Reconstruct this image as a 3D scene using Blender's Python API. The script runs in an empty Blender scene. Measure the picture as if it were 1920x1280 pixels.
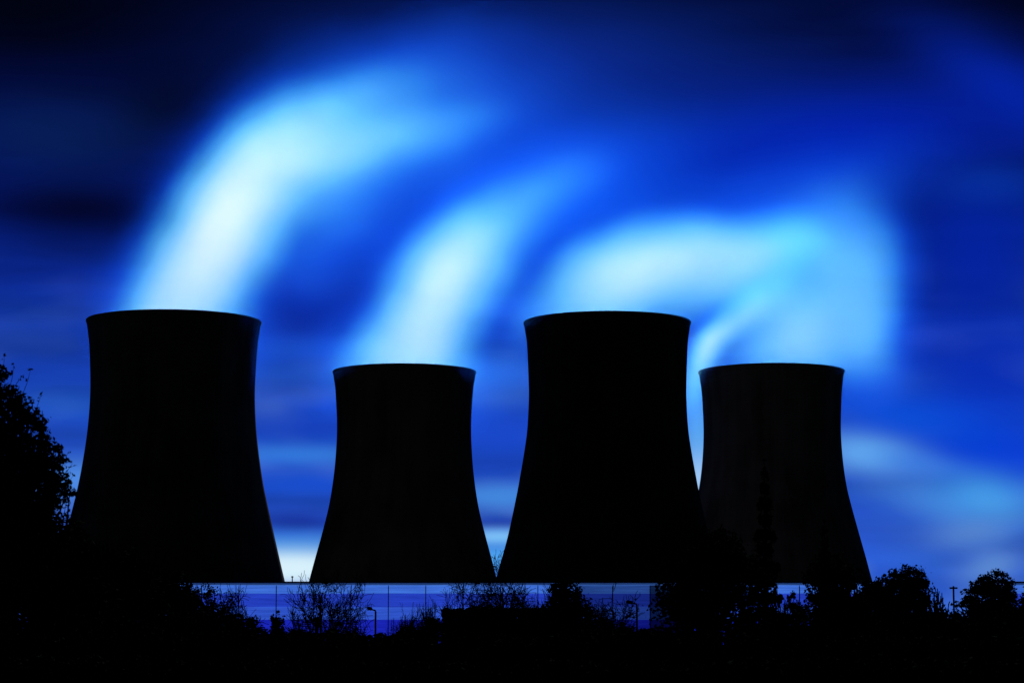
import bpy, math, random
import numpy as np
from mathutils import Vector, Matrix, Euler

sc = bpy.context.scene
COL = sc.collection
rad = math.radians
F = 5026.0                      # focal length in photo pixels (1920 wide)
EYE = 2.0
PITCH = math.atan(643.0 / F)
CP, SP = math.cos(PITCH), math.sin(PITCH)

def direction(px, py):
    u, v = (px - 960.0) / F, (640.0 - py) / F
    return Vector((u, CP - v * SP, SP + v * CP))

def at(px, py, Y):
    d = direction(px, py)
    return Vector((0, 0, EYE)) + d * (Y / d.y)

def mpp(Y):                     # metres covered by one photo pixel at distance Y
    return Y / F

def lin(r, g, b):
    o = []
    for c in (r, g, b):
        c /= 255.0
        o.append(c / 12.92 if c <= 0.04045 else ((c + 0.055) / 1.055) ** 2.4)
    return o

# ------------------------------------------------------------------ helpers
def tag(o, label=None, cat=None, group=None, kind=None):
    if label: o['label'] = label
    if cat: o['category'] = cat
    if group: o['group'] = group
    if kind: o['kind'] = kind
    return o

def empty(name, loc):
    o = bpy.data.objects.new(name, None)
    o.empty_display_size = 1.0
    o.location = loc
    COL.objects.link(o)
    return o

def mesh_obj(name, verts, faces, mat, parent=None, smooth=False, loc=None):
    me = bpy.data.meshes.new(name)
    me.from_pydata([tuple(v) for v in verts] if not isinstance(verts, np.ndarray) else verts.tolist(), [],
                   faces if not isinstance(faces, np.ndarray) else faces.tolist())
    me.update()
    if smooth:
        me.polygons.foreach_set('use_smooth', [True] * len(me.polygons))
    if mat: me.materials.append(mat)
    o = bpy.data.objects.new(name, me)
    COL.objects.link(o)
    if parent: o.parent = parent
    if loc is not None: o.location = loc
    return o

def quad_arrays(verts, faces):
    return np.array(verts), faces

class MB:
    def __init__(s): s.v, s.f = [], []
    def box(s, x0, x1, y0, y1, z0, z1):
        b = len(s.v)
        s.v += [(x0,y0,z0),(x1,y0,z0),(x1,y1,z0),(x0,y1,z0),(x0,y0,z1),(x1,y0,z1),(x1,y1,z1),(x0,y1,z1)]
        s.f += [(b,b+3,b+2,b+1),(b+4,b+5,b+6,b+7),(b,b+1,b+5,b+4),(b+1,b+2,b+6,b+5),(b+2,b+3,b+7,b+6),(b+3,b,b+4,b+7)]
    def tube(s, pts, rads, n=6):
        b = len(s.v)
        m = len(pts)
        for i, (p, r) in enumerate(zip(pts, rads)):
            p = Vector(p)
            a = Vector(pts[max(0, i-1)]); c = Vector(pts[min(m-1, i+1)])
            t = (c - a)
            if t.length < 1e-9: t = Vector((0,0,1))
            t.normalize()
            ref = Vector((0,0,1)) if abs(t.z) < .9 else Vector((0,1,0))
            e1 = t.cross(ref).normalized(); e2 = t.cross(e1)
            for k in range(n):
                an = 2*math.pi*k/n
                s.v.append(tuple(p + (e1*math.cos(an) + e2*math.sin(an))*r))
        for i in range(m-1):
            for k in range(n):
                k2 = (k+1) % n
                s.f.append((b+i*n+k, b+i*n+k2, b+(i+1)*n+k2, b+(i+1)*n+k))
        s.f.append(tuple(b+k for k in range(n))[::-1])
        s.f.append(tuple(b+(m-1)*n+k for k in range(n)))
    def lathe(s, prof, n=32):
        b = len(s.v); m = len(prof)
        for (r, z) in prof:
            for k in range(n):
                a = 2*math.pi*k/n
                s.v.append((r*math.cos(a), r*math.sin(a), z))
        for i in range(m-1):
            for k in range(n):
                k2 = (k+1) % n
                s.f.append((b+i*n+k, b+i*n+k2, b+(i+1)*n+k2, b+(i+1)*n+k))
    def build(s, name, mat, parent=None, smooth=False):
        return mesh_obj(name, s.v, s.f, mat, parent, smooth)

# ------------------------------------------------------------------ node helpers
def new_mat(name):
    m = bpy.data.materials.new(name); m.use_nodes = True
    nt = m.node_tree; nt.nodes.clear()
    out = nt.nodes.new('ShaderNodeOutputMaterial')
    return m, nt, out

def nd(nt, typ, **kw):
    n = nt.nodes.new(typ)
    for k, v in kw.items(): setattr(n, k, v)
    return n

def math_n(nt, op, a, b=None, c=None, clamp=False):
    n = nt.nodes.new('ShaderNodeMath'); n.operation = op; n.use_clamp = clamp
    for i, x in enumerate((a, b, c)):
        if x is None: continue
        if isinstance(x, (int, float)): n.inputs[i].default_value = x
        else: nt.links.new(x, n.inputs[i])
    return n.outputs[0]

def ramp(nt, fac, stops, interp='LINEAR'):
    n = nt.nodes.new('ShaderNodeValToRGB'); n.color_ramp.interpolation = interp
    cr = n.color_ramp
    cr.elements[0].position = stops[0][0]; cr.elements[0].color = (*stops[0][1], 1)
    cr.elements[1].position = stops[1][0]; cr.elements[1].color = (*stops[1][1], 1)
    for p, c in stops[2:]:
        e = cr.elements.new(p); e.color = (*c, 1)
    nt.links.new(fac, n.inputs[0])
    return n.outputs[0]

def noisy_mat(name, c1, c2, scale, rough=0.9, stretch=(1,1,1), bump=0.0, detail=5, spec=0.1):
    m, nt, out = new_mat(name)
    tc = nd(nt, 'ShaderNodeTexCoord'); mp = nd(nt, 'ShaderNodeMapping'); mp.inputs['Scale'].default_value = stretch
    nt.links.new(tc.outputs['Object'], mp.inputs[0])
    nz = nd(nt, 'ShaderNodeTexNoise'); nz.inputs['Scale'].default_value = scale; nz.inputs['Detail'].default_value = detail
    nt.links.new(mp.outputs[0], nz.inputs['Vector'])
    col = ramp(nt, nz.outputs['Fac'], [(.3, c1), (.7, c2)])
    b = nd(nt, 'ShaderNodeBsdfPrincipled'); b.inputs['Roughness'].default_value = rough
    b.inputs['Specular IOR Level'].default_value = spec
    nt.links.new(col, b.inputs['Base Color'])
    if bump:
        bp = nd(nt, 'ShaderNodeBump'); bp.inputs['Strength'].default_value = bump
        nt.links.new(nz.outputs['Fac'], bp.inputs['Height']); nt.links.new(bp.outputs[0], b.inputs['Normal'])
    nt.links.new(b.outputs[0], out.inputs['Surface'])
    return m

# materials
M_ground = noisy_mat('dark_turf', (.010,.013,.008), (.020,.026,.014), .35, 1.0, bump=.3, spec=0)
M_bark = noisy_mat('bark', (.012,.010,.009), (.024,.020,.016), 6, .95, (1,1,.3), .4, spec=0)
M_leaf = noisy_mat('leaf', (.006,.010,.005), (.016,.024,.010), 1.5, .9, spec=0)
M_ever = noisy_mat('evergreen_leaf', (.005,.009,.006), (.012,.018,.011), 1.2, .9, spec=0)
M_metal = noisy_mat('galvanised_metal', (.03,.03,.035), (.06,.06,.065), 4, .7, spec=.1)
M_post = noisy_mat('dark_steel', (.015,.016,.02), (.03,.03,.035), 4, .8, spec=.1)

def concrete(name, c1, c2):
    m, nt, out = new_mat(name)
    tc = nd(nt, 'ShaderNodeTexCoord'); mp = nd(nt, 'ShaderNodeMapping'); mp.inputs['Scale'].default_value = (.16,.16,.012)
    nt.links.new(tc.outputs['Object'], mp.inputs[0])
    nz = nd(nt, 'ShaderNodeTexNoise'); nz.inputs['Scale'].default_value = 1.5; nz.inputs['Detail'].default_value = 6
    nt.links.new(mp.outputs[0], nz.inputs['Vector'])
    nz2 = nd(nt, 'ShaderNodeTexNoise'); nz2.inputs['Scale'].default_value = .08; nz2.inputs['Detail'].default_value = 6
    nt.links.new(tc.outputs['Object'], nz2.inputs['Vector'])
    f = math_n(nt, 'MULTIPLY', math_n(nt, 'ADD', nz.outputs['Fac'], nz2.outputs['Fac']), .5)
    col = ramp(nt, f, [(.38, c1), (.62, c2)])
    # construction lifts: thin horizontal joints
    sp = nd(nt, 'ShaderNodeSeparateXYZ'); nt.links.new(tc.outputs['Object'], sp.inputs[0])
    fr = math_n(nt, 'FRACT', math_n(nt, 'MULTIPLY', sp.outputs['Z'], 1/1.8))
    ln = math_n(nt, 'MULTIPLY', math_n(nt, 'LESS_THAN', fr, .06), .35)
    mx = nd(nt, 'ShaderNodeMix', data_type='RGBA')
    nt.links.new(ln, mx.inputs[0]); nt.links.new(col, mx.inputs[6]); mx.inputs[7].default_value = (c1[0]*.5, c1[1]*.5, c1[2]*.5, 1)
    b = nd(nt, 'ShaderNodeBsdfPrincipled'); b.inputs['Roughness'].default_value = .95; b.inputs['Specular IOR Level'].default_value = 0
    nt.links.new(mx.outputs[2], b.inputs['Base Color'])
    nt.links.new(b.outputs[0], out.inputs['Surface'])
    return m
M_conc_a = concrete('weathered_concrete', (.07,.068,.072), (.16,.155,.165))
M_conc_b = concrete('dark_concrete', (.03,.029,.028), (.06,.058,.056))  # darker concrete, for the second and third towers

def panel_mat(name, k):
    """translucent sheeting, in horizontal rows of different blue tints"""
    m, nt, out = new_mat(name)
    tc = nd(nt, 'ShaderNodeTexCoord'); sp = nd(nt, 'ShaderNodeSeparateXYZ'); nt.links.new(tc.outputs['Object'], sp.inputs[0])
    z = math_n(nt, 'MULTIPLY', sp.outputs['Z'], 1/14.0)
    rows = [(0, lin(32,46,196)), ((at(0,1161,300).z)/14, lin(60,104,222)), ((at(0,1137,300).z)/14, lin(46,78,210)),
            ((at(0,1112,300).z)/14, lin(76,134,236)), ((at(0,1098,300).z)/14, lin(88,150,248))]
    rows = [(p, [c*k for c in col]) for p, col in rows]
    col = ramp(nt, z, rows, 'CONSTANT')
    mp = nd(nt, 'ShaderNodeMapping'); mp.inputs['Scale'].default_value = (.09,.05,2.2)
    nt.links.new(tc.outputs['Object'], mp.inputs[0])
    nz = nd(nt, 'ShaderNodeTexNoise'); nz.inputs['Scale'].default_value = 2.2; nz.inputs['Detail'].default_value = 4
    nt.links.new(mp.outputs[0], nz.inputs['Vector'])
    st = ramp(nt, nz.outputs['Fac'], [(.3, (.55,.58,.68)), (.7, (1,1,1))])
    mx = nd(nt, 'ShaderNodeMix', data_type='RGBA', blend_type='MULTIPLY'); mx.inputs[0].default_value = 1
    nt.links.new(col, mx.inputs[6]); nt.links.new(st, mx.inputs[7])
    tr = nd(nt, 'ShaderNodeBsdfTranslucent'); df = nd(nt, 'ShaderNodeBsdfDiffuse')
    nt.links.new(mx.outputs[2], tr.inputs[0]); nt.links.new(mx.outputs[2], df.inputs[0])
    ms = nd(nt, 'ShaderNodeMixShader'); ms.inputs[0].default_value = .1
    nt.links.new(tr.outputs[0], ms.inputs[1]); nt.links.new(df.outputs[0], ms.inputs[2])
    nt.links.new(ms.outputs[0], out.inputs['Surface'])
    return m
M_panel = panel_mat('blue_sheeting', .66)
M_panel_dim = panel_mat('faded_light_sheeting', .06)  # fading glow painted in: the same sheeting, coloured much darker
M_panel_mid = panel_mat('half_light_sheeting', .26)  # in-between step of the glow fade, put into the sheet colour
M_trim = panel_mat('pale_edge_sheeting', .3)

# ------------------------------------------------------------------ ground
rings = [0, 50, 150, 300, 600, 1200, 2500, 6000, 14000]
gv, gf = [(0, 400, 0)], []
NS = 48
for r in rings[1:]:
    for k in range(NS):
        a = 2*math.pi*k/NS
        gv.append((r*math.cos(a), 400 + r*math.sin(a), 0))
for k in range(NS): gf.append((0, 1+k, 1+(k+1) % NS))
for i in range(len(rings)-2):
    for k in range(NS):
        a = 1+i*NS+k; b = 1+i*NS+(k+1) % NS
        gf.append((a, a+NS, b+NS, b))
g = mesh_obj('ground', gv, gf, M_ground)
tag(g, kind='structure')

# ------------------------------------------------------------------ cooling towers
def spline(pts, n):
    """Catmull-Rom through (z, r) points"""
    out = []
    P = [pts[0]] + pts + [pts[-1]]
    for i in range(1, len(P)-2):
        p0, p1, p2, p3 = P[i-1], P[i], P[i+1], P[i+2]
        for k in range(n):
            t = k/n
            out.append(tuple(.5*((2*p1[j]) + (-p0[j]+p2[j])*t + (2*p0[j]-5*p1[j]+4*p2[j]-p3[j])*t*t + (-p0[j]+3*p1[j]-3*p2[j]+p3[j])*t**3) for j in (0, 1)))
    out.append(pts[-1])
    return out

def tower(px, D, H, prof, mat, label):
    base = at(px, 640, D)
    x = (px-960)/F * (D*CP + (H-EYE)*SP)
    root = empty('cooling_tower', (x, D, 0))
    tag(root, label, 'cooling tower', 'cooling towers of the power station')
    pr = spline(prof, 6)                   # from the ground up, (z, r)
    outer = [(r, z) for z, r in pr]
    sh = MB()
    inner = [(r-.55, z) for r, z in reversed(outer)]
    sh.lathe(outer + inner, 128)
    sh.build('shell', mat, root, True)
    rr, rz = outer[-1]
    lip = MB()
    lip.lathe([(rr-.9, rz-.35), (rr-.02, rz-.7), (rr+.12, rz-.45), (rr+.16, rz+.1), (rr+.02, rz+.25), (rr-.9, rz+.25), (rr-.9, rz-.35)], 128)
    lip.build('rim', mat, root)
    # steel ladder running up the back of the shell
    ld = MB()
    for sx in (-.3, .3):
        ld.tube([((r+.5)*math.cos(1.2) + sx*-.93, (r+.5)*math.sin(1.2)+sx*.36, z) for r, z in outer[::6]], [.05]*len(outer[::6]), 5)
    ld.build('ladder', M_post, root)
    return root

T1 = [(0,44.2),(20,39.2),(34,35.6),(41.5,33.75),(54,30.8),(64,28.6),(74.8,26.9),(84,25.95),(94,25.6),(106,26.1),(112,26.8),(115,27.25)]
T2 = [(0,44),(20,39),(40,34.0),(47.7,32),(57.4,29.4),(66.7,27.2),(76.5,25.7),(86,24.85),(96,24.55),(108.5,25.2),(113,25.8),(115.6,26.2)]
T3 = [(0,44),(20,38.8),(35.4,34.9),(41,33.3),(48.8,31.2),(61,28.6),(67,27.5),(74,26.3),(81.3,25.3),(89.3,24.85),(95.2,24.8),(107.7,25.3),(112.5,25.9),(115.2,26.3)]
T4 = [(0,45.5),(20,40.5),(39.5,35.1),(47,33.2),(54.5,31.2),(63.3,28.9),(71.7,26.9),(79.7,25.7),(88.6,25),(96.3,24.9),(107,25.4),(112.5,26.0),(115,26.5)]
tower(326.3, 835, 115, T1, M_conc_a, 'widest dark cooling tower at the left end of the row, leafy tree covering its foot')
tower(758.3, 977, 115, T2, M_conc_b, 'smaller black cooling tower second from left, rising above the open blue panelled wall')
tower(1138.5, 839, 115, T3, M_conc_b, 'tall black cooling tower third from left, overlapping the smaller one beside it')
tower(1446.3, 971, 115, T4, M_conc_a, 'smaller dark cooling tower at the right end, a conifer outlined against it')

# ------------------------------------------------------------------ steam plumes
CUT = 0.05
def plume(label, Y, blobs, depth, dens=1.0):
    """blobs: px, py, half length px, half width px, angle deg (counterclockwise), strength, [depth offset]"""
    m0 = mpp(Y)
    c0 = at(blobs[0][0], blobs[0][1], Y)
    m, nt, out = new_mat('steam')
    tc = nd(nt, 'ShaderNodeTexCoord')
    # slow billowing: displace the coordinate a little with large soft noise
    nz = nd(nt, 'ShaderNodeTexNoise'); nz.inputs['Scale'].default_value = .022; nz.inputs['Detail'].default_value = 2
    nt.links.new(tc.outputs['Object'], nz.inputs['Vector'])
    vs = nd(nt, 'ShaderNodeVectorMath', operation='SUBTRACT'); nt.links.new(nz.outputs['Color'], vs.inputs[0]); vs.inputs[1].default_value = (.5,.5,.5)
    vm = nd(nt, 'ShaderNodeVectorMath', operation='MULTIPLY_ADD'); nt.links.new(vs.outputs[0], vm.inputs[0]); vm.inputs[1].default_value = (13,13,13)
    nt.links.new(tc.outputs['Object'], vm.inputs[2])
    total = None
    import bmesh
    bm = bmesh.new()
    cutd = math.sqrt(-math.log(CUT))
    for b in blobs:
        px, py, a, w, ang, s = b[:6]
        dy = b[6] if len(b) > 6 else 0
        dp = depth * (b[7] if len(b) > 7 else 1)
        c = at(px, py, Y+dy) - c0
        mp = nd(nt, 'ShaderNodeMapping', vector_type='TEXTURE')
        mp.inputs['Location'].default_value = c
        mp.inputs['Rotation'].default_value = (0, -rad(ang), 0)
        mp.inputs['Scale'].default_value = (a*m0, dp, w*m0)
        nt.links.new(vm.outputs[0], mp.inputs[0])
        dt = nd(nt, 'ShaderNodeVectorMath', operation='DOT_PRODUCT')
        nt.links.new(mp.outputs[0], dt.inputs[0]); nt.links.new(mp.outputs[0], dt.inputs[1])
        e = math_n(nt, 'EXPONENT', math_n(nt, 'MULTIPLY', dt.outputs['Value'], -1.0))
        e = math_n(nt, 'MAXIMUM', math_n(nt, 'MULTIPLY', math_n(nt, 'SUBTRACT', e, CUT), s/(1-CUT)), 0.0)
        total = e if total is None else math_n(nt, 'ADD', total, e)
        M = Matrix.Translation(c) @ Euler((0, -rad(ang), 0)).to_matrix().to_4x4() @ Matrix.Diagonal((a*m0*cutd+9, dp*cutd+7, w*m0*cutd+9, 1))
        bmesh.ops.create_icosphere(bm, subdivisions=4, radius=1.0, matrix=M)
    # light falloff put into the scatter colour by density: blue fringe, nearly white core
    col = ramp(nt, math_n(nt, 'MULTIPLY', total, .625), [(0, (.004,.09,1)), (.10, (.01,.14,1)), (.22, (.045,.40,1)), (.42, (.15,.67,.94)), (.62, (.36,.73,1)), (.9, (.62,.82,1))])
    sca = nd(nt, 'ShaderNodeVolumeScatter'); sca.inputs['Anisotropy'].default_value = .65
    nt.links.new(col, sca.inputs['Color'])
    nt.links.new(math_n(nt, 'MULTIPLY', total, dens*.55/(depth*1.772)), sca.inputs['Density'])
    nt.links.new(sca.outputs[0], out.inputs['Volume'])
    me = bpy.data.meshes.new('steam_plume'); bm.to_mesh(me); bm.free()
    o = bpy.data.objects.new('steam_plume', me); COL.objects.link(o)
    md = o.modifiers.new('r', 'REMESH'); md.mode = 'VOXEL'; md.voxel_size = 5.0
    dg = bpy.context.evaluated_depsgraph_get(); dg.update()
    me2 = bpy.data.meshes.new_from_object(o.evaluated_get(dg))
    o.modifiers.clear(); o.data = me2
    me2.materials.clear(); me2.materials.append(m)
    o.location = c0
    tag(o, label, 'steam plume', 'steam plumes above the cooling towers', 'thing')
    return o

plume('bright steam plume curving up from the widest tower and bending over at the upper left', 835, [
    (340,600,110,128,66,.74),(270,600,80,50,50,.28),(384,487,125,100,58,.88),(428,402,120,90,54,.70),(488,312,130,95,48,.52),
    (590,240,150,80,25,.38),(735,270,175,46,12,.30),(750,225,210,85,8,.19),(590,400,140,125,45,.28),(470,300,210,105,50,.22),
    (690,160,230,85,22,.2),(900,160,210,90,-5,.1),(810,330,200,100,15,.2),(640,310,130,60,25,.2),(570,520,60,100,65,.08),
], 16)
plume('short steam plume leaning right above the second tower from the left', 977, [
    (765,690,85,136,80,.74),(792,600,100,94,70,.76),(830,515,100,94,58,.76),(893,448,105,80,42,.48),
    (985,385,150,80,32,.32),(1070,330,200,105,22,.14),(680,690,70,60,60,.2),(940,540,85,95,60,.2),
], 16)
plume('broad steam plume blowing right from the rim of the third tower', 839, [
    (1110,590,170,90,8,.5),(1100,535,120,76,38,.28),(1200,482,130,60,18,.64),(1330,466,160,66,5,.46),
    (1480,440,120,60,5,.34),(1330,530,130,60,8,.28),(1200,560,110,60,10,.3),(1280,410,240,60,12,.16),(1410,510,160,85,0,.46),(1330,575,70,40,20,.14),
    (1110,470,140,60,40,.12),
], 16)
plume('wide pale steam cloud drifting up behind the towers at the right', 971, [
    (1306,705,75,32,82,.62),(1330,640,58,26,62,.5),(1372,600,75,26,42,.36),(1430,555,80,36,35,.2),(1450,590,120,90,0,.36),(1490,440,75,45,-20,.18),
    (1560,520,120,110,0,.42),(1530,640,150,90,0,.52),(1656,600,62,120,0,.24),(1622,500,90,85,0,.24),(1565,415,115,75,18,.26),
    (1450,690,130,70,0,.3),(1500,350,230,65,14,.16),(1640,660,60,70,0,.15),
], 16)

# ------------------------------------------------------------------ panelled wall
WY = 300.0
def panelled_wall(x0px, x1px, label, post0, dim=()):
    x0, x1 = at(x0px, 1100, WY).x, at(x1px, 1100, WY).x
    ztop = at(960, 1089.5, WY).z
    root = empty('panelled_wall', ((x0+x1)/2, WY, 0))
    tag(root, label, 'wall', kind='thing')
    cx = (x0+x1)/2
    step = 69.8 * mpp(WY) * 1.0
    # posts at fixed spacing counted from the one near post0
    p0 = at(post0, 1120, WY).x
    xs = []
    k = math.ceil((x0-p0)/step)
    while p0 + k*step < x1:
        xs.append(p0 + k*step); k += 1
    edges = [x0] + xs + [x1]
    zs = at(0, 1096.5, WY).z
    for a, b in zip(edges[:-1], edges[1:]):
        if b-a < .05: continue
        mid = (a+b)/2
        ppx = 960 + mid*F/ (WY*1.0)
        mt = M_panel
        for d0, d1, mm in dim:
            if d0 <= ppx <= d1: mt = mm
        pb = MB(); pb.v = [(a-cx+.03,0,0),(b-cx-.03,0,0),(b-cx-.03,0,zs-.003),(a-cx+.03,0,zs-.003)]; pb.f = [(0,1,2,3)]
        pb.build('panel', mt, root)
    for xp in xs:
        pb = MB(); pb.box(xp-cx-.045, xp-cx+.045, -.16, .16, 0, at(0,1098.5,WY).z)
        pb.build('post', M_post, root)
    # edge trim: a pale sheet strip, a dark gutter line and a capping rail
    zt_ = at(0,1091.2,WY).z
    tb = MB(); tb.v = [(x0-cx,0,zs),(x1-cx,0,zs),(x1-cx,0,zt_),(x0-cx,0,zt_)]; tb.f = [(0,1,2,3)]; tb.build('edge_strip', M_trim, root)
    gb = MB(); gb.box(x0-cx, x1-cx, -.12, -.035, at(0,1094.6,WY).z, at(0,1093.2,WY).z); gb.build('gutter', M_metal, root)
    cb = MB(); cb.box(x0-cx, x1-cx, -.2, .2, at(0,1091.2,WY).z+.003, ztop); cb.build('capping_rail', M_post, root)
    return root
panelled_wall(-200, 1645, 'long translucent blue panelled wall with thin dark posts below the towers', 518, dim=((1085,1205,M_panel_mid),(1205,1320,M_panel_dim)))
panelled_wall(1884, 2300, 'short end of blue panelled wall beyond the round tree at the right edge', 1960)
v = MB(); v.lathe([(.06,0),(.06,.45),(.14,.45),(.1,.6),(0,.62)], 8)
o = v.build('vent_pipe', M_post); o.location = (at(548,1089,WY).x, WY, at(548,1089.5,WY).z)
tag(o, 'tiny dark vent pipe standing on the wall top between the first two towers', 'vent pipe')

# ------------------------------------------------------------------ vegetation
def leaf_mesh(name, pos, size, mat, parent, rng, narrow=.5, droop=0.0):
    """pos: (n,3) centres, each becomes one small pointed folded leaf"""
    n = len(pos)
    d = rng.normal(size=(n, 3)); d[:, 2] -= droop
    d /= np.linalg.norm(d, axis=1)[:, None]
    r = rng.normal(size=(n, 3)); s = np.cross(d, r); s /= np.linalg.norm(s, axis=1)[:, None]
    nn = np.cross(d, s)
    L = size * rng.uniform(.6, 1.3, (n, 1)); W = L * narrow
    a = pos - d*L*.5; c = pos + d*L*.5
    b = pos + s*W*.5 + nn*W*.15 - d*L*.05; e = pos - s*W*.5 + nn*W*.15 - d*L*.05
    V = np.stack([a, b, c, e], 1).reshape(-1, 3)
    idx = np.arange(n)[:, None]*4 + np.array([[0, 1, 2, 3]])
    me = bpy.data.meshes.new(name)
    me.vertices.add(len(V)); me.vertices.foreach_set('co', V.astype(np.float32).ravel())
    me.loops.add(n*4); me.loops.foreach_set('vertex_index', idx.astype(np.int32).ravel())
    me.polygons.add(n); me.polygons.foreach_set('loop_start', (np.arange(n)*4).astype(np.int32))
    me.polygons.foreach_set('loop_total', np.full(n, 4, np.int32))
    me.update(calc_edges=True); me.validate()
    me.materials.append(mat)
    o = bpy.data.objects.new(name, me); COL.objects.link(o)
    o.parent = parent
    return o

def in_blobs(blobs, n, rng, shell=.0, clump=18):
    """random clustered points in ellipsoids ((cx,cy,cz),(rx,ry,rz))"""
    vol = np.array([b[1][0]*b[1][2] for b in blobs]); cnt = (n*vol/vol.sum()).astype(int)
    out = []
    for (c, r), k in zip(blobs, cnt):
        nc = max(6, k//clump)
        d = rng.normal(size=(nc, 3)); d /= np.linalg.norm(d, axis=1)[:, None]
        q = rng.uniform(shell, 1, (nc, 1))**(1/3.)*.93
        cen = d*q
        p = np.repeat(cen, math.ceil(k/nc), 0)[:k]
        p = p + rng.normal(size=p.shape)*.105
        out.append(np.array(c) + p*np.array(r))
    return np.concatenate(out)

def leafy_tree(name, label, cat, px, Y, blobs_px, leaf, n, seed, mat=None, group=None, depth=None, narrow=.55, trunk_r=None):
    rng = np.random.default_rng(seed); rr = random.Random(seed)
    X = at(px, 1280, Y).x
    root = empty(name, (X, Y, 0)); tag(root, label, cat, group)
    m = mpp(Y)
    bl = []
    for (bx, by, rx, ry) in blobs_px:
        c = at(bx, by, Y)
        bl.append(((c.x-X, rr.uniform(-.25, .25)*rx*m, c.z), (rx*m, (depth or max(rx, ry)*m), ry*m)))
    pts = in_blobs(bl, n, rng)
    pts = pts[pts[:, 2] > .02]
    leaf_mesh('crown', pts, leaf, mat or M_leaf, root, rng, narrow)
    top = max(c[2] for c, r in bl)
    tr = trunk_r or max(.12, top*.03)
    mb = MB()
    zt = min(c[2] for c, r in bl)*.7
    mb.tube([(0,0,0), (rr.uniform(-.1,.1), 0, zt*.5), (0,0,zt)], [tr*1.3, tr, tr*.85], 8)
    for c, r in bl:
        for k in range(5):
            d = Vector((rr.gauss(0,1), rr.gauss(0,1), abs(rr.gauss(0,1)))).normalized()
            e = Vector(c) + Vector((d.x*r[0], d.y*r[1], d.z*r[2]))*.9
            mid = Vector((0,0,zt)).lerp(e, .5) + Vector((rr.uniform(-1,1), rr.uniform(-1,1), .5))*.08*top
            mb.tube([(0,0,zt*.9), mid, e], [tr*.5, tr*.25, tr*.05], 5)
    mb.build('trunk', M_bark, root)
    return root

def bare_tree(label, px, Y, top_py, half_px, seed, left=None, n_limbs=7, base_py=1283, fine=1.0, cat='tree', name='bare_tree', group=None, rmin=.018, split=.18, lift=.0, lean=0):
    """leafless tree: recursive tapering limbs, normalised to the height and spread it has in the photograph"""
    rr = random.Random(seed)
    segs = []
    def grow(p, d, L, r, lev):
        n = 4 if lev < 3 else 3
        pts = [p.copy()]; q = p.copy(); dd = d.copy()
        for i in range(n):
            dd = (dd + Vector((rr.gauss(0,1), rr.gauss(0,1), rr.gauss(0,1)))*((.13+.05*lev) if lev else .05) + Vector((0,0,.05+lift))).normalized()
            q = q + dd*L/n; pts.append(q.copy())
        segs.append((pts, [r*(1-.55*i/n) for i in range(n+1)], lev))
        if lev >= 4: return
        k = [0, 5, 5, 4, 3][lev] if lev else n_limbs
        k = max(2, round(k*fine)) if lev > 1 else k
        for i in range(k):
            t = rr.uniform(.25, 1.0) if lev else rr.uniform(.62, 1.0)
            j = min(n-1, int(t*n)); f = t*n-j
            o = pts[j].lerp(pts[j+1], f)
            base = (pts[j+1]-pts[j]).normalized()
            side = Vector((rr.gauss(0,1), rr.gauss(0,.8), rr.gauss(0,.6)))
            side = (side - base*side.dot(base)).normalized()
            an = rr.uniform(.35, .95) if lev else rr.uniform(.2, 1.25)
            nd_ = (base*math.cos(an) + side*math.sin(an)).normalized()
            grow(o, nd_, (L*rr.uniform(.5, .75) if lev else .36*rr.uniform(.75,1.1)), r*(1-.5*t)*(.55 if lev else .7), lev+1)
    grow(Vector((0,0,0)), Vector((lean,0,1)).normalized(), .42, .027, 0)
    allp = [q for s in segs for q in s[0]]
    zmax = max(q.z for q in allp); xs = sorted(abs(q.x) for q in allp); xm = xs[int(len(xs)*.985)]
    top = at(px, top_py, Y).z
    hz = top / zmax; hx = half_px*mpp(Y) / xm
    X = at(px, 1280, Y).x
    root = empty(name, (X, Y, 0)); tag(root, label, cat, group)
    tk, cr = MB(), MB()
    for pts, rs, lev in segs:
        P = [Vector((q.x*hx, q.y*hx, max(.0, q.z*hz))) for q in pts]
        R = [max(rmin, r*hz) for r in rs]
        (tk if lev < 2 else cr).tube(P, R, 6 if lev < 2 else 3)
    tk.build('trunk', M_bark, root, True)
    cr.build('crown', M_bark, root)
    return root

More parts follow.
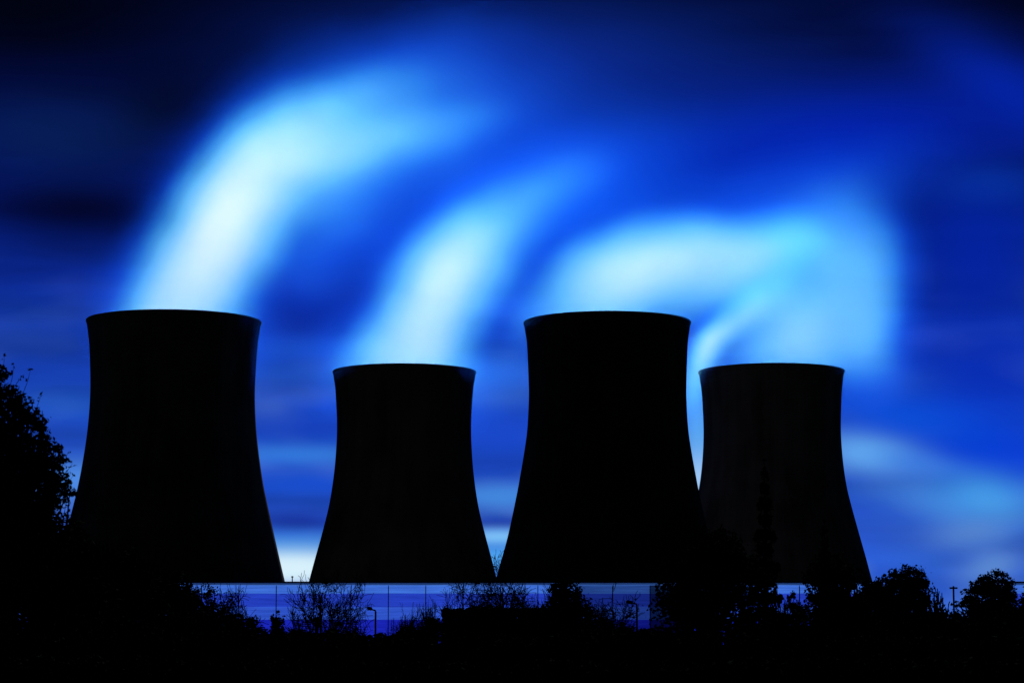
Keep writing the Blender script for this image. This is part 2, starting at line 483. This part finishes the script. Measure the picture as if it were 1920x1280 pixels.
def hedge(label, x0, x1, top, Y, leaf, n, seed, thick=2.5, wob=.25, cat='hedge', group=None):
    rng = np.random.default_rng(seed)
    X0, X1 = at(x0, 1200, Y).x, at(x1, 1200, Y).x
    zt = at(960, top, Y).z
    root = empty('hedge', ((X0+X1)/2, Y, 0)); tag(root, label, cat, group, 'thing')
    W = X1-X0
    x = rng.uniform(-W/2, W/2, n); y = rng.uniform(-thick/2, thick/2, n)
    ph = rng.uniform(0, 6.28, 6)
    crest = zt + wob*(np.sin(x*1.1+ph[0])*.4+np.sin(x*2.7+ph[1])*.3+np.sin(x*6.1+ph[2]+y)*.3+np.sin(x*.35+ph[3])*.6)
    z = crest*rng.uniform(0, 1, n)**.75
    leaf_mesh('foliage', np.stack([x, y, z], 1), leaf*1.35, M_ever, root, rng, .6)
    cm = MB(); nx = max(8, int(W/.8)); rc = random.Random(seed+1)
    for i in range(nx+1):
        xx = -W/2*.985 + W*.985*i/nx; h = zt*.9 + rc.uniform(-.15,.05)
        for yy, zz in ((-thick*.3,0),(-thick*.27,h*.8),(-thick*.12,h),(thick*.12,h),(thick*.27,h*.8),(thick*.3,0)):
            cm.v.append((xx, yy+rc.uniform(-.1,.1), zz))
    for i in range(nx):
        for k in range(5): cm.f.append((i*6+k,(i+1)*6+k,(i+1)*6+k+1,i*6+k+1))
    cm.build('inner_growth', M_ever, root)
    rr = random.Random(seed); mb = MB()
    k = max(3, int(W/1.2))
    for i in range(k):
        xx = -W/2 + W*(i+.5)/k
        for j in range(3):
            mb.tube([(xx, 0, 0), (xx+rr.uniform(-.3,.3), rr.uniform(-.4,.4), zt*.5), (xx+rr.uniform(-.6,.6), rr.uniform(-.8,.8), zt*.93)], [.05,.035,.012], 5)
    mb.build('stems', M_bark, root)
    return root

def conifer(label, px, Y, top_py, half_px, seed, leaf=.45, n=5000, group=None):
    rng = np.random.default_rng(seed)
    X = at(px, 1280, Y).x; H = at(px, top_py, Y).z; R = half_px*mpp(Y)
    root = empty('conifer_tree', (X, Y, 0)); tag(root, label, 'conifer', group)
    t = 1-np.sqrt(rng.uniform(0, 1, n)); tier = np.round(t*15)/15 + rng.normal(0, .012, n)
    t = np.clip(.08 + .93*tier, .05, 1)
    a = np.round(rng.uniform(0, 11, n))/11*6.283 + tier*31 + rng.normal(0, .16, n)
    q = rng.uniform(0, 1, n)**.5
    rad_ = R*(1-t)**.8*q*(.85+.25*np.sin(tier*50)) + .08
    z = H*t - rad_*.28
    leaf_mesh('crown', np.stack([rad_*np.cos(a), rad_*np.sin(a), np.maximum(z,.05)], 1), leaf, M_ever, root, rng, .45, .3)
    mb = MB(); mb.tube([(0,0,0),(0,0,H*.5),(0,0,H*.99)], [H*.018, H*.011, .02], 8)
    mb.build('trunk', M_bark, root)
    return root

# near leafy tree at the left edge
leafy_tree('leafy_tree', 'near leafy tree with individual leaves outlined at the left edge', 'tree', 10, 62,
    [(48,770,34,40),(75,850,44,44),(20,860,70,60),(110,920,30,30),(-60,830,110,120),(5,770,42,55),(-10,720,32,42),(30,800,52,60),(62,862,50,52),(95,885,30,30),(112,905,24,34),(40,900,80,60),(100,935,36,26),(-20,930,120,70),
     (20,745,26,34),(70,810,20,26),(-30,1010,170,80),(80,990,80,60)], .12, 26000, 5, mat=M_leaf, depth=1.3, narrow=.5, trunk_r=.16)
tr0 = [o for o in bpy.data.objects if o.name.startswith('leafy_tree')][0]
rngs = np.random.default_rng(9); sp_ = []
for (ax, ay, bx_, by_) in [(0,730,8,668),(14,740,26,684),(40,745,58,690),(-12,730,-4,676),(56,790,78,738),(30,720,40,704),(90,850,106,826),(112,900,136,868),(118,915,138,890),(108,890,128,846)]:
    A, B = at(ax, ay, 61.8), at(bx_, by_, 61.5); o0 = tr0.location
    A -= o0; B -= o0
    mid = A.lerp(B, .5) + Vector((.03, 0, .02))
    sh = MB(); sh.tube([A, mid, B], [.010, .007, .004], 4); sh.build('shoot', M_bark, tr0)
    for t in (.35, .55, .7, .85, 1.0, 1.0): sp_.append(np.array(A.lerp(B, t)) + rngs.normal(size=3)*.03)
leaf_mesh('shoot_leaves', np.array(sp_), .11, M_leaf, tr0, rngs, .5)

# dark trees at the left, in front of the first tower's foot
GL = 'dark bushy trees at the left'
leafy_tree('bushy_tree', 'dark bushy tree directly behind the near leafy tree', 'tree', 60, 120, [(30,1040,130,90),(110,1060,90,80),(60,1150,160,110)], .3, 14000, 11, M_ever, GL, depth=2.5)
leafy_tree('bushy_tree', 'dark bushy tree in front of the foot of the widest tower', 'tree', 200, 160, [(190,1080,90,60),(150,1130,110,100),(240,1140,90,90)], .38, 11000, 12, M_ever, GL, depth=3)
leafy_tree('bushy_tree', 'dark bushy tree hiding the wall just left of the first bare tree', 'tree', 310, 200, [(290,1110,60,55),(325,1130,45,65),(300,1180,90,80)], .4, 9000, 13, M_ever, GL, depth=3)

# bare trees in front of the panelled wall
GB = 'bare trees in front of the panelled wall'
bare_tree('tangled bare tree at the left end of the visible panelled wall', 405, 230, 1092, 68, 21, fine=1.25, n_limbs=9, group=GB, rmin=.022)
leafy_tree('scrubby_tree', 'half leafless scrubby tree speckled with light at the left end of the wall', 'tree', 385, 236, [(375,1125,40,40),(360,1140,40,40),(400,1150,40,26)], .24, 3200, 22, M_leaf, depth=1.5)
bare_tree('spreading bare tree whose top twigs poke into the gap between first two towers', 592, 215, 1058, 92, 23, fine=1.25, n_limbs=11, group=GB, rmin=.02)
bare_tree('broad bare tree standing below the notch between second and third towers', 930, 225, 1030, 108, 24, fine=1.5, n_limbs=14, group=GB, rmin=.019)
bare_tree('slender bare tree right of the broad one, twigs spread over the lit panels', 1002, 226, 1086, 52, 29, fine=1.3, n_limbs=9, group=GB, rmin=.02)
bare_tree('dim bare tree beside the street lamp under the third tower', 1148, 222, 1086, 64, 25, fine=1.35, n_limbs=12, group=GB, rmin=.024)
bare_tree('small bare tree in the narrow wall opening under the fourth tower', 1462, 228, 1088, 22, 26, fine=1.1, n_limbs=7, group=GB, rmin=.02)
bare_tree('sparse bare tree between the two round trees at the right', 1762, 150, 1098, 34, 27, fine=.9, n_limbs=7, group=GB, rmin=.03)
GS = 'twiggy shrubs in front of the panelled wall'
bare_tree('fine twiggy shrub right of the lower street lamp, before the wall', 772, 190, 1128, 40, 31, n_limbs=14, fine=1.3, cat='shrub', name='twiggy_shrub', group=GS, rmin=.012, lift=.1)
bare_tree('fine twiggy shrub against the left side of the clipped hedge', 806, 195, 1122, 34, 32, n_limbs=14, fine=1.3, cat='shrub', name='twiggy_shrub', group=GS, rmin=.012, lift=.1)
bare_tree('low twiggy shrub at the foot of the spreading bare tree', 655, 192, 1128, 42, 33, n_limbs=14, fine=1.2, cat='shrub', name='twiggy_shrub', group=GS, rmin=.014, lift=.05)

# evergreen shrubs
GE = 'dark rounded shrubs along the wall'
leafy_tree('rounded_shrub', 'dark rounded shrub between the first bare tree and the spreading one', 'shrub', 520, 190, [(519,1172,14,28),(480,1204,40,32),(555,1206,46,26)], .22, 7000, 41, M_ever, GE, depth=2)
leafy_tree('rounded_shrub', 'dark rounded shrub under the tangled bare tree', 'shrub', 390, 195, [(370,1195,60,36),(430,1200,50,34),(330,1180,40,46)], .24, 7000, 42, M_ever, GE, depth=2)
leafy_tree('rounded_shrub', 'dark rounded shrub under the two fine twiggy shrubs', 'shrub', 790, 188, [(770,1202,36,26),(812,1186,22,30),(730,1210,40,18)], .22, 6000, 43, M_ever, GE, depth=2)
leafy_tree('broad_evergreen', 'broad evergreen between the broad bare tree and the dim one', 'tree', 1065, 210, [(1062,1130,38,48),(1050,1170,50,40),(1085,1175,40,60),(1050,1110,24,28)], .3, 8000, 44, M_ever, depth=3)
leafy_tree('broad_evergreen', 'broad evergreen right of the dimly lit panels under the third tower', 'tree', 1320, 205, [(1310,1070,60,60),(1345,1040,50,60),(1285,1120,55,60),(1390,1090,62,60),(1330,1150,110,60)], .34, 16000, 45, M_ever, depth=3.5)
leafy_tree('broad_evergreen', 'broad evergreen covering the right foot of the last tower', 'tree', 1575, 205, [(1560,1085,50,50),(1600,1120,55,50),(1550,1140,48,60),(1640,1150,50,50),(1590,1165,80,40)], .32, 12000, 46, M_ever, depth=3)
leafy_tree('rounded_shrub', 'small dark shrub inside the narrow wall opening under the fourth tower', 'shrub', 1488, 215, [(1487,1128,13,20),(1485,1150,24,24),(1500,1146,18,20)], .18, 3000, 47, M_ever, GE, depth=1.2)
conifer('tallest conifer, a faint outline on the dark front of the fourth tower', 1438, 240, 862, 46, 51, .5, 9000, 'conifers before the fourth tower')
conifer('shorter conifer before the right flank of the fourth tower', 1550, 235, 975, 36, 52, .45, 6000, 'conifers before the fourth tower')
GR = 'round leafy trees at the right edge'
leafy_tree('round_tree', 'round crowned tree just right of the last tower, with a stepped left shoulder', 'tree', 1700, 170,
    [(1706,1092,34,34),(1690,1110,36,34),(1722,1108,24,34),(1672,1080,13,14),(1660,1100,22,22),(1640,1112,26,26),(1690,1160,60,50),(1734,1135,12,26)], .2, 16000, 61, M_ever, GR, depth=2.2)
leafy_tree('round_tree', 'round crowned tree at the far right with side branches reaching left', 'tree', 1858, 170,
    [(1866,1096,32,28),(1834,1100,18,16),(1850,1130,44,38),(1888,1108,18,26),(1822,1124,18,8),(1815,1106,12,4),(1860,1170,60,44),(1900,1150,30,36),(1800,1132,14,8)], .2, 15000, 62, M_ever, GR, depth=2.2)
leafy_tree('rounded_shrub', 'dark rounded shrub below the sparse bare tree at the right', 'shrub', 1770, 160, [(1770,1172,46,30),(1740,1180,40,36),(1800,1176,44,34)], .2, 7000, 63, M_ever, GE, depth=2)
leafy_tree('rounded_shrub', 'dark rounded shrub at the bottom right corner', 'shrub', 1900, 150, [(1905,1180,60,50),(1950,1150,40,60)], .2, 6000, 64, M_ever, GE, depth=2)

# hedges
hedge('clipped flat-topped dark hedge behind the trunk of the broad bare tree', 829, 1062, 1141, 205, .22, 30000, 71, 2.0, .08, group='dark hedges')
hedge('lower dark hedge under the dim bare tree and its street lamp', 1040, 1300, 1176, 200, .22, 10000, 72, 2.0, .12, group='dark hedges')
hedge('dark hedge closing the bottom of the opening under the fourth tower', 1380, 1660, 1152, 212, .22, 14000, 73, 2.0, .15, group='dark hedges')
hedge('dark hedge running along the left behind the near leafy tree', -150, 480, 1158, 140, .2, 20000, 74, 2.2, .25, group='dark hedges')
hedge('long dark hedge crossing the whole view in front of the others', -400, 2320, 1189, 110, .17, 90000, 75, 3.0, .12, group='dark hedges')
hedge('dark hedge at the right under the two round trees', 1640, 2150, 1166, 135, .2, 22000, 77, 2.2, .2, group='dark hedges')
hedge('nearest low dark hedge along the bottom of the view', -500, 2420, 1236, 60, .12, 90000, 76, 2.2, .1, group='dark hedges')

# ------------------------------------------------------------------ street lamps
def street_lamp(px, Y, top_py, arm_px, label):
    X = at(px, 1280, Y).x; H = at(px, top_py, Y).z; A = arm_px*mpp(Y)
    root = empty('street_lamp', (X, Y, 0)); tag(root, label, 'street lamp', 'street lamps before the panelled wall')
    p = MB(); p.tube([(0,0,0),(0,0,.9),(0,0,.95),(0,0,H-.1)], [.11,.11,.08,.065], 10); p.build('pole', M_metal, root, True)
    a = MB(); a.tube([(0,0,H-.1),(-.06,0,H-.03),(-.2,0,H),(-A*.45,0,H+.05)], [.06,.055,.05,.05], 8); a.build('arm', M_metal, root)
    h = MB(); h.tube([(-A*.4,0,H+.05),(-A*.5,0,H+.06),(-A*.95,0,H+.12),(-A,0,H+.12)], [.06,.12,.11,.05], 8); hd = h.build('lamp_head', M_metal, root)
    return root
street_lamp(703.5, 180, 1142.5, 16, 'dark street lamp with a short left arm, right of the spreading bare tree')
street_lamp(1195, 182, 1130.5, 20, 'dark street lamp with short left arm, beside the dim bare tree')
pX = at(1791.5, 1280, 240)
pm = MB(); H3 = at(1791, 1098, 240).z
pm.tube([(0,0,0),(0,0,H3)], [.12,.08], 8); pm.box(-.35,.35,-.06,.06,H3-.25,H3-.1)
o = pm.build('utility_pole', M_post); o.location = (pX.x, 240, 0)
tag(o, 'thin dark pole in the gap between the two round trees at the right', 'pole')

# ------------------------------------------------------------------ sky (world)
w = bpy.data.worlds.new('World'); sc.world = w; w.use_nodes = True
nt = w.node_tree; nt.nodes.clear()
wo = nd(nt, 'ShaderNodeOutputWorld'); bg = nd(nt, 'ShaderNodeBackground')
tc = nd(nt, 'ShaderNodeTexCoord'); sp = nd(nt, 'ShaderNodeSeparateXYZ'); nt.links.new(tc.outputs['Generated'], sp.inputs[0])
az = math_n(nt, 'ARCTAN2', sp.outputs['X'], sp.outputs['Y'])
hyp = math_n(nt, 'SQRT', math_n(nt, 'ADD', math_n(nt, 'MULTIPLY', sp.outputs['X'], sp.outputs['X']), math_n(nt, 'MULTIPLY', sp.outputs['Y'], sp.outputs['Y'])))
el = math_n(nt, 'ARCTAN2', sp.outputs['Z'], hyp)
def sky_ang(px, py):
    d = direction(px, py)
    return math.atan2(d.x, d.y), math.atan2(d.z, math.hypot(d.x, d.y))
comb = nd(nt, 'ShaderNodeCombineXYZ'); nt.links.new(az, comb.inputs[0]); nt.links.new(el, comb.inputs[1])
# broad vertical gradient of the night sky
top_el = sky_ang(960, -300)[1]
stops = []
for py, c in [(1290,(50,100,205)),(1000,(38,82,198)),(900,(28,72,192)),(760,(24,68,186)),(640,(18,54,168)),(520,(10,38,140)),(400,(5,28,120)),
              (280,(4,22,105)),(180,(4,18,86)),(80,(3,14,66)),(0,(2,10,50)),(-150,(1,6,30))]:
    stops.append((max(0, sky_ang(960, py)[1]/top_el), lin(*c)))
elf = math_n(nt, 'DIVIDE', el, top_el, clamp=True)
# long faint streaks of cloud bend the gradient
mp = nd(nt, 'ShaderNodeMapping'); mp.inputs['Scale'].default_value = (7, 42, 1); nt.links.new(comb.outputs[0], mp.inputs[0])
nz = nd(nt, 'ShaderNodeTexNoise'); nz.inputs['Scale'].default_value = 1.6; nz.inputs['Detail'].default_value = 3; nz.inputs['Roughness'].default_value = .45
nt.links.new(mp.outputs[0], nz.inputs['Vector'])
skyc = ramp(nt, elf, stops, 'EASE')
low = math_n(nt, 'SUBTRACT', 1.0, math_n(nt, 'MULTIPLY', elf, 1.0), clamp=True)
amt = math_n(nt, 'MULTIPLY', math_n(nt, 'SUBTRACT', nz.outputs['Fac'], .5), 1.5)
gain = math_n(nt, 'ADD', 1.0, amt)
sc1 = nd(nt, 'ShaderNodeVectorMath', operation='SCALE'); nt.links.new(skyc, sc1.inputs[0]); nt.links.new(gain, sc1.inputs['Scale'])
mp2 = nd(nt, 'ShaderNodeMapping'); mp2.inputs['Scale'].default_value = (14, 30, 1); mp2.inputs['Location'].default_value = (3.1, 1.7, 0)
nt.links.new(comb.outputs[0], mp2.inputs[0])
nz2 = nd(nt, 'ShaderNodeTexNoise'); nz2.inputs['Scale'].default_value = 1.5; nz2.inputs['Detail'].default_value = 2; nz2.inputs['Roughness'].default_value = .45
nt.links.new(mp2.outputs[0], nz2.inputs['Vector'])
mfac = math_n(nt, 'MULTIPLY', math_n(nt, 'SUBTRACT', nz2.outputs['Fac'], .46), 2.1, clamp=True)
mfac = math_n(nt, 'MULTIPLY', mfac, math_n(nt, 'SUBTRACT', math_n(nt, 'MULTIPLY', low, 2.6), 1.25, clamp=True))
mxm = nd(nt, 'ShaderNodeMix', data_type='RGBA'); nt.links.new(mfac, mxm.inputs[0]); nt.links.new(sc1.outputs[0], mxm.inputs[6])
mxm.inputs[7].default_value = (*lin(96,138,214), 1)
cur = mxm.outputs[2]
pxr = 1.0/F
def glow(px, py, rx, ry, ang, colour, mul=None):
    """a soft cloud patch: moves the sky colour towards `colour` (sRGB)"""
    global cur
    a, e = sky_ang(px, py)
    m_ = nd(nt, 'ShaderNodeMapping', vector_type='TEXTURE')
    m_.inputs['Location'].default_value = (a, e, 0); m_.inputs['Rotation'].default_value = (0, 0, rad(ang))
    m_.inputs['Scale'].default_value = (rx*pxr, ry*pxr, 1)
    nt.links.new(comb.outputs[0], m_.inputs[0])
    d_ = nd(nt, 'ShaderNodeVectorMath', operation='DOT_PRODUCT'); nt.links.new(m_.outputs[0], d_.inputs[0]); nt.links.new(m_.outputs[0], d_.inputs[1])
    e_ = math_n(nt, 'EXPONENT', math_n(nt, 'MULTIPLY', d_.outputs['Value'], -1.0))
    if mul is not None: e_ = math_n(nt, 'MULTIPLY', e_, mul)
    mx = nd(nt, 'ShaderNodeMix', data_type='RGBA')
    nt.links.new(e_, mx.inputs[0]); nt.links.new(cur, mx.inputs[6]); mx.inputs[7].default_value = (*lin(*colour), 1)
    cur = mx.outputs[2]
# dark upper left and right corner
glow(60,20,560,200,0,(1,3,14),.95)
glow(150,390,260,70,0,(2,5,36),.95)
glow(300,200,170,70,35,(2,6,28),.9)
glow(100,255,190,70,0,(8,30,84),.8)
glow(1930,-10,170,90,-35,(1,4,26),.9)
glow(1890,170,180,60,-33,(4,38,170),.7)
glow(950,140,360,120,0,(15,50,160),.75)
glow(1330,260,420,90,4,(5,38,160),.55)
glow(1230,190,170,70,0,(5,24,105),.6)
glow(1200,330,330,90,8,(8,58,205),.6)
glow(1000,120,220,60,-8,(9,34,128),.6)
glow(1550,270,330,80,8,(3,34,178),.8)
glow(1100,390,180,90,20,(10,74,214),.7)
glow(900,330,260,110,15,(14,70,205),.7)
glow(640,480,170,110,40,(14,62,200),.7)
glow(600,580,110,60,0,(9,36,150),.8)
glow(1850,350,90,40,0,(9,58,160),.6)
glow(1830,480,130,150,0,(3,34,160),.85)
glow(1820,720,220,110,0,(5,40,180),.8)
glow(1700,790,200,50,0,(10,70,215),.7)
# cloud bands low down between the towers
glow(560,655,130,26,0,(28,84,208),.6)
glow(560,700,150,26,0,(34,86,190),.5)
glow(560,800,160,26,0,(20,62,186),.7)
glow(560,852,170,20,0,(52,124,222),.8)
glow(560,905,170,24,0,(24,78,205),.7)
glow(560,980,110,20,0,(22,42,150),.9)
glow(530,1012,120,14,0,(40,100,215),.7)
glow(545,1040,160,34,0,(60,160,235),.8)
glow(545,1066,150,32,0,(215,240,252),.99)
glow(545,1064,150,20,0,(215,240,252),.9)
glow(60,640,190,70,0,(20,56,150),.6)
glow(130,760,140,30,0,(34,88,186),.6)
glow(110,810,120,20,0,(26,66,170),.6)
glow(150,900,130,40,0,(80,142,230),.9)
glow(930,700,90,40,0,(44,112,216),.6)
glow(930,745,90,22,0,(56,104,200),.5)
glow(940,820,110,45,0,(24,70,200),.8)
glow(940,930,110,24,0,(66,138,222),.85)
glow(940,982,120,12,0,(24,52,160),.85)
glow(935,1006,110,16,0,(128,196,248),.9)
glow(935,1045,110,26,0,(80,168,246),.9)
glow(1310,820,40,120,0,(88,168,242),.9)
glow(1312,900,40,50,0,(170,210,250),.8)
# right-hand clouds
glow(1640,720,110,40,0,(30,84,205),.6)
glow(1860,850,150,60,-10,(2,58,215),.8)
glow(1700,785,130,40,-10,(10,78,214),.7)
glow(1625,850,85,34,-8,(100,170,240),.95)
glow(1720,868,90,24,-12,(60,125,225),.6)
glow(1645,925,100,22,-6,(44,92,195),.7)
glow(1760,950,110,40,-22,(66,130,218),.7)
glow(1850,935,90,44,-8,(72,160,234),.85)
glow(1690,990,100,34,-8,(40,84,188),.7)
glow(1820,1000,80,34,8,(92,138,204),.6)
glow(1740,1050,110,26,-6,(44,96,200),.6)
glow(1860,1062,60,28,10,(98,144,208),.7)
glow(1780,1050,40,18,0,(36,80,180),.4)
# the sky behind the camera is already night
fwd = nd(nt, 'ShaderNodeMapRange', interpolation_type='SMOOTHSTEP')
fwd.inputs['From Min'].default_value = .05; fwd.inputs['From Max'].default_value = .85
fwd.inputs['To Min'].default_value = 0; fwd.inputs['To Max'].default_value = 1
nt.links.new(sp.outputs['Y'], fwd.inputs['Value'])
mx = nd(nt, 'ShaderNodeMix', data_type='RGBA'); nt.links.new(fwd.outputs[0], mx.inputs[0])
mx.inputs[6].default_value = (.0010,.0010,.0045,1); nt.links.new(cur, mx.inputs[7])
nt.links.new(mx.outputs[2], bg.inputs['Color']); bg.inputs['Strength'].default_value = 1.0
nt.links.new(bg.outputs[0], wo.inputs['Surface'])

# ------------------------------------------------------------------ sun: low, behind the towers, just above the frame
sun = bpy.data.lights.new('sun', 'SUN'); sun.energy = 5.0; sun.angle = rad(.5); sun.color = (.88,.87,1.0)
so = bpy.data.objects.new('sun', sun); COL.objects.link(so)
se, sa = rad(22), rad(2)
v_ = Vector((math.sin(sa)*math.cos(se), math.cos(sa)*math.cos(se), math.sin(se)))
so.rotation_euler = v_.to_track_quat('Z', 'Y').to_euler()

# ------------------------------------------------------------------ camera and render settings
cam = bpy.data.cameras.new('camera'); co = bpy.data.objects.new('camera', cam); COL.objects.link(co)
cam.sensor_width = 36; cam.lens = 36*F/1920.0; cam.clip_end = 30000; cam.clip_start = .5
co.location = (0, 0, EYE); co.rotation_euler = (rad(90)+PITCH, 0, 0)
cam.dof.use_dof = True; cam.dof.focus_distance = 850; cam.dof.aperture_fstop = 4.0
sc.camera = co
sc.view_settings.view_transform = 'Standard'; sc.view_settings.look = 'None'; sc.view_settings.exposure = 0; sc.view_settings.gamma = 1
sc.cycles.use_denoising = True
sc.cycles.max_bounces = 4; sc.cycles.diffuse_bounces = 2; sc.cycles.volume_bounces = 0
sc.cycles.volume_step_rate = 1.5; sc.cycles.volume_max_steps = 128
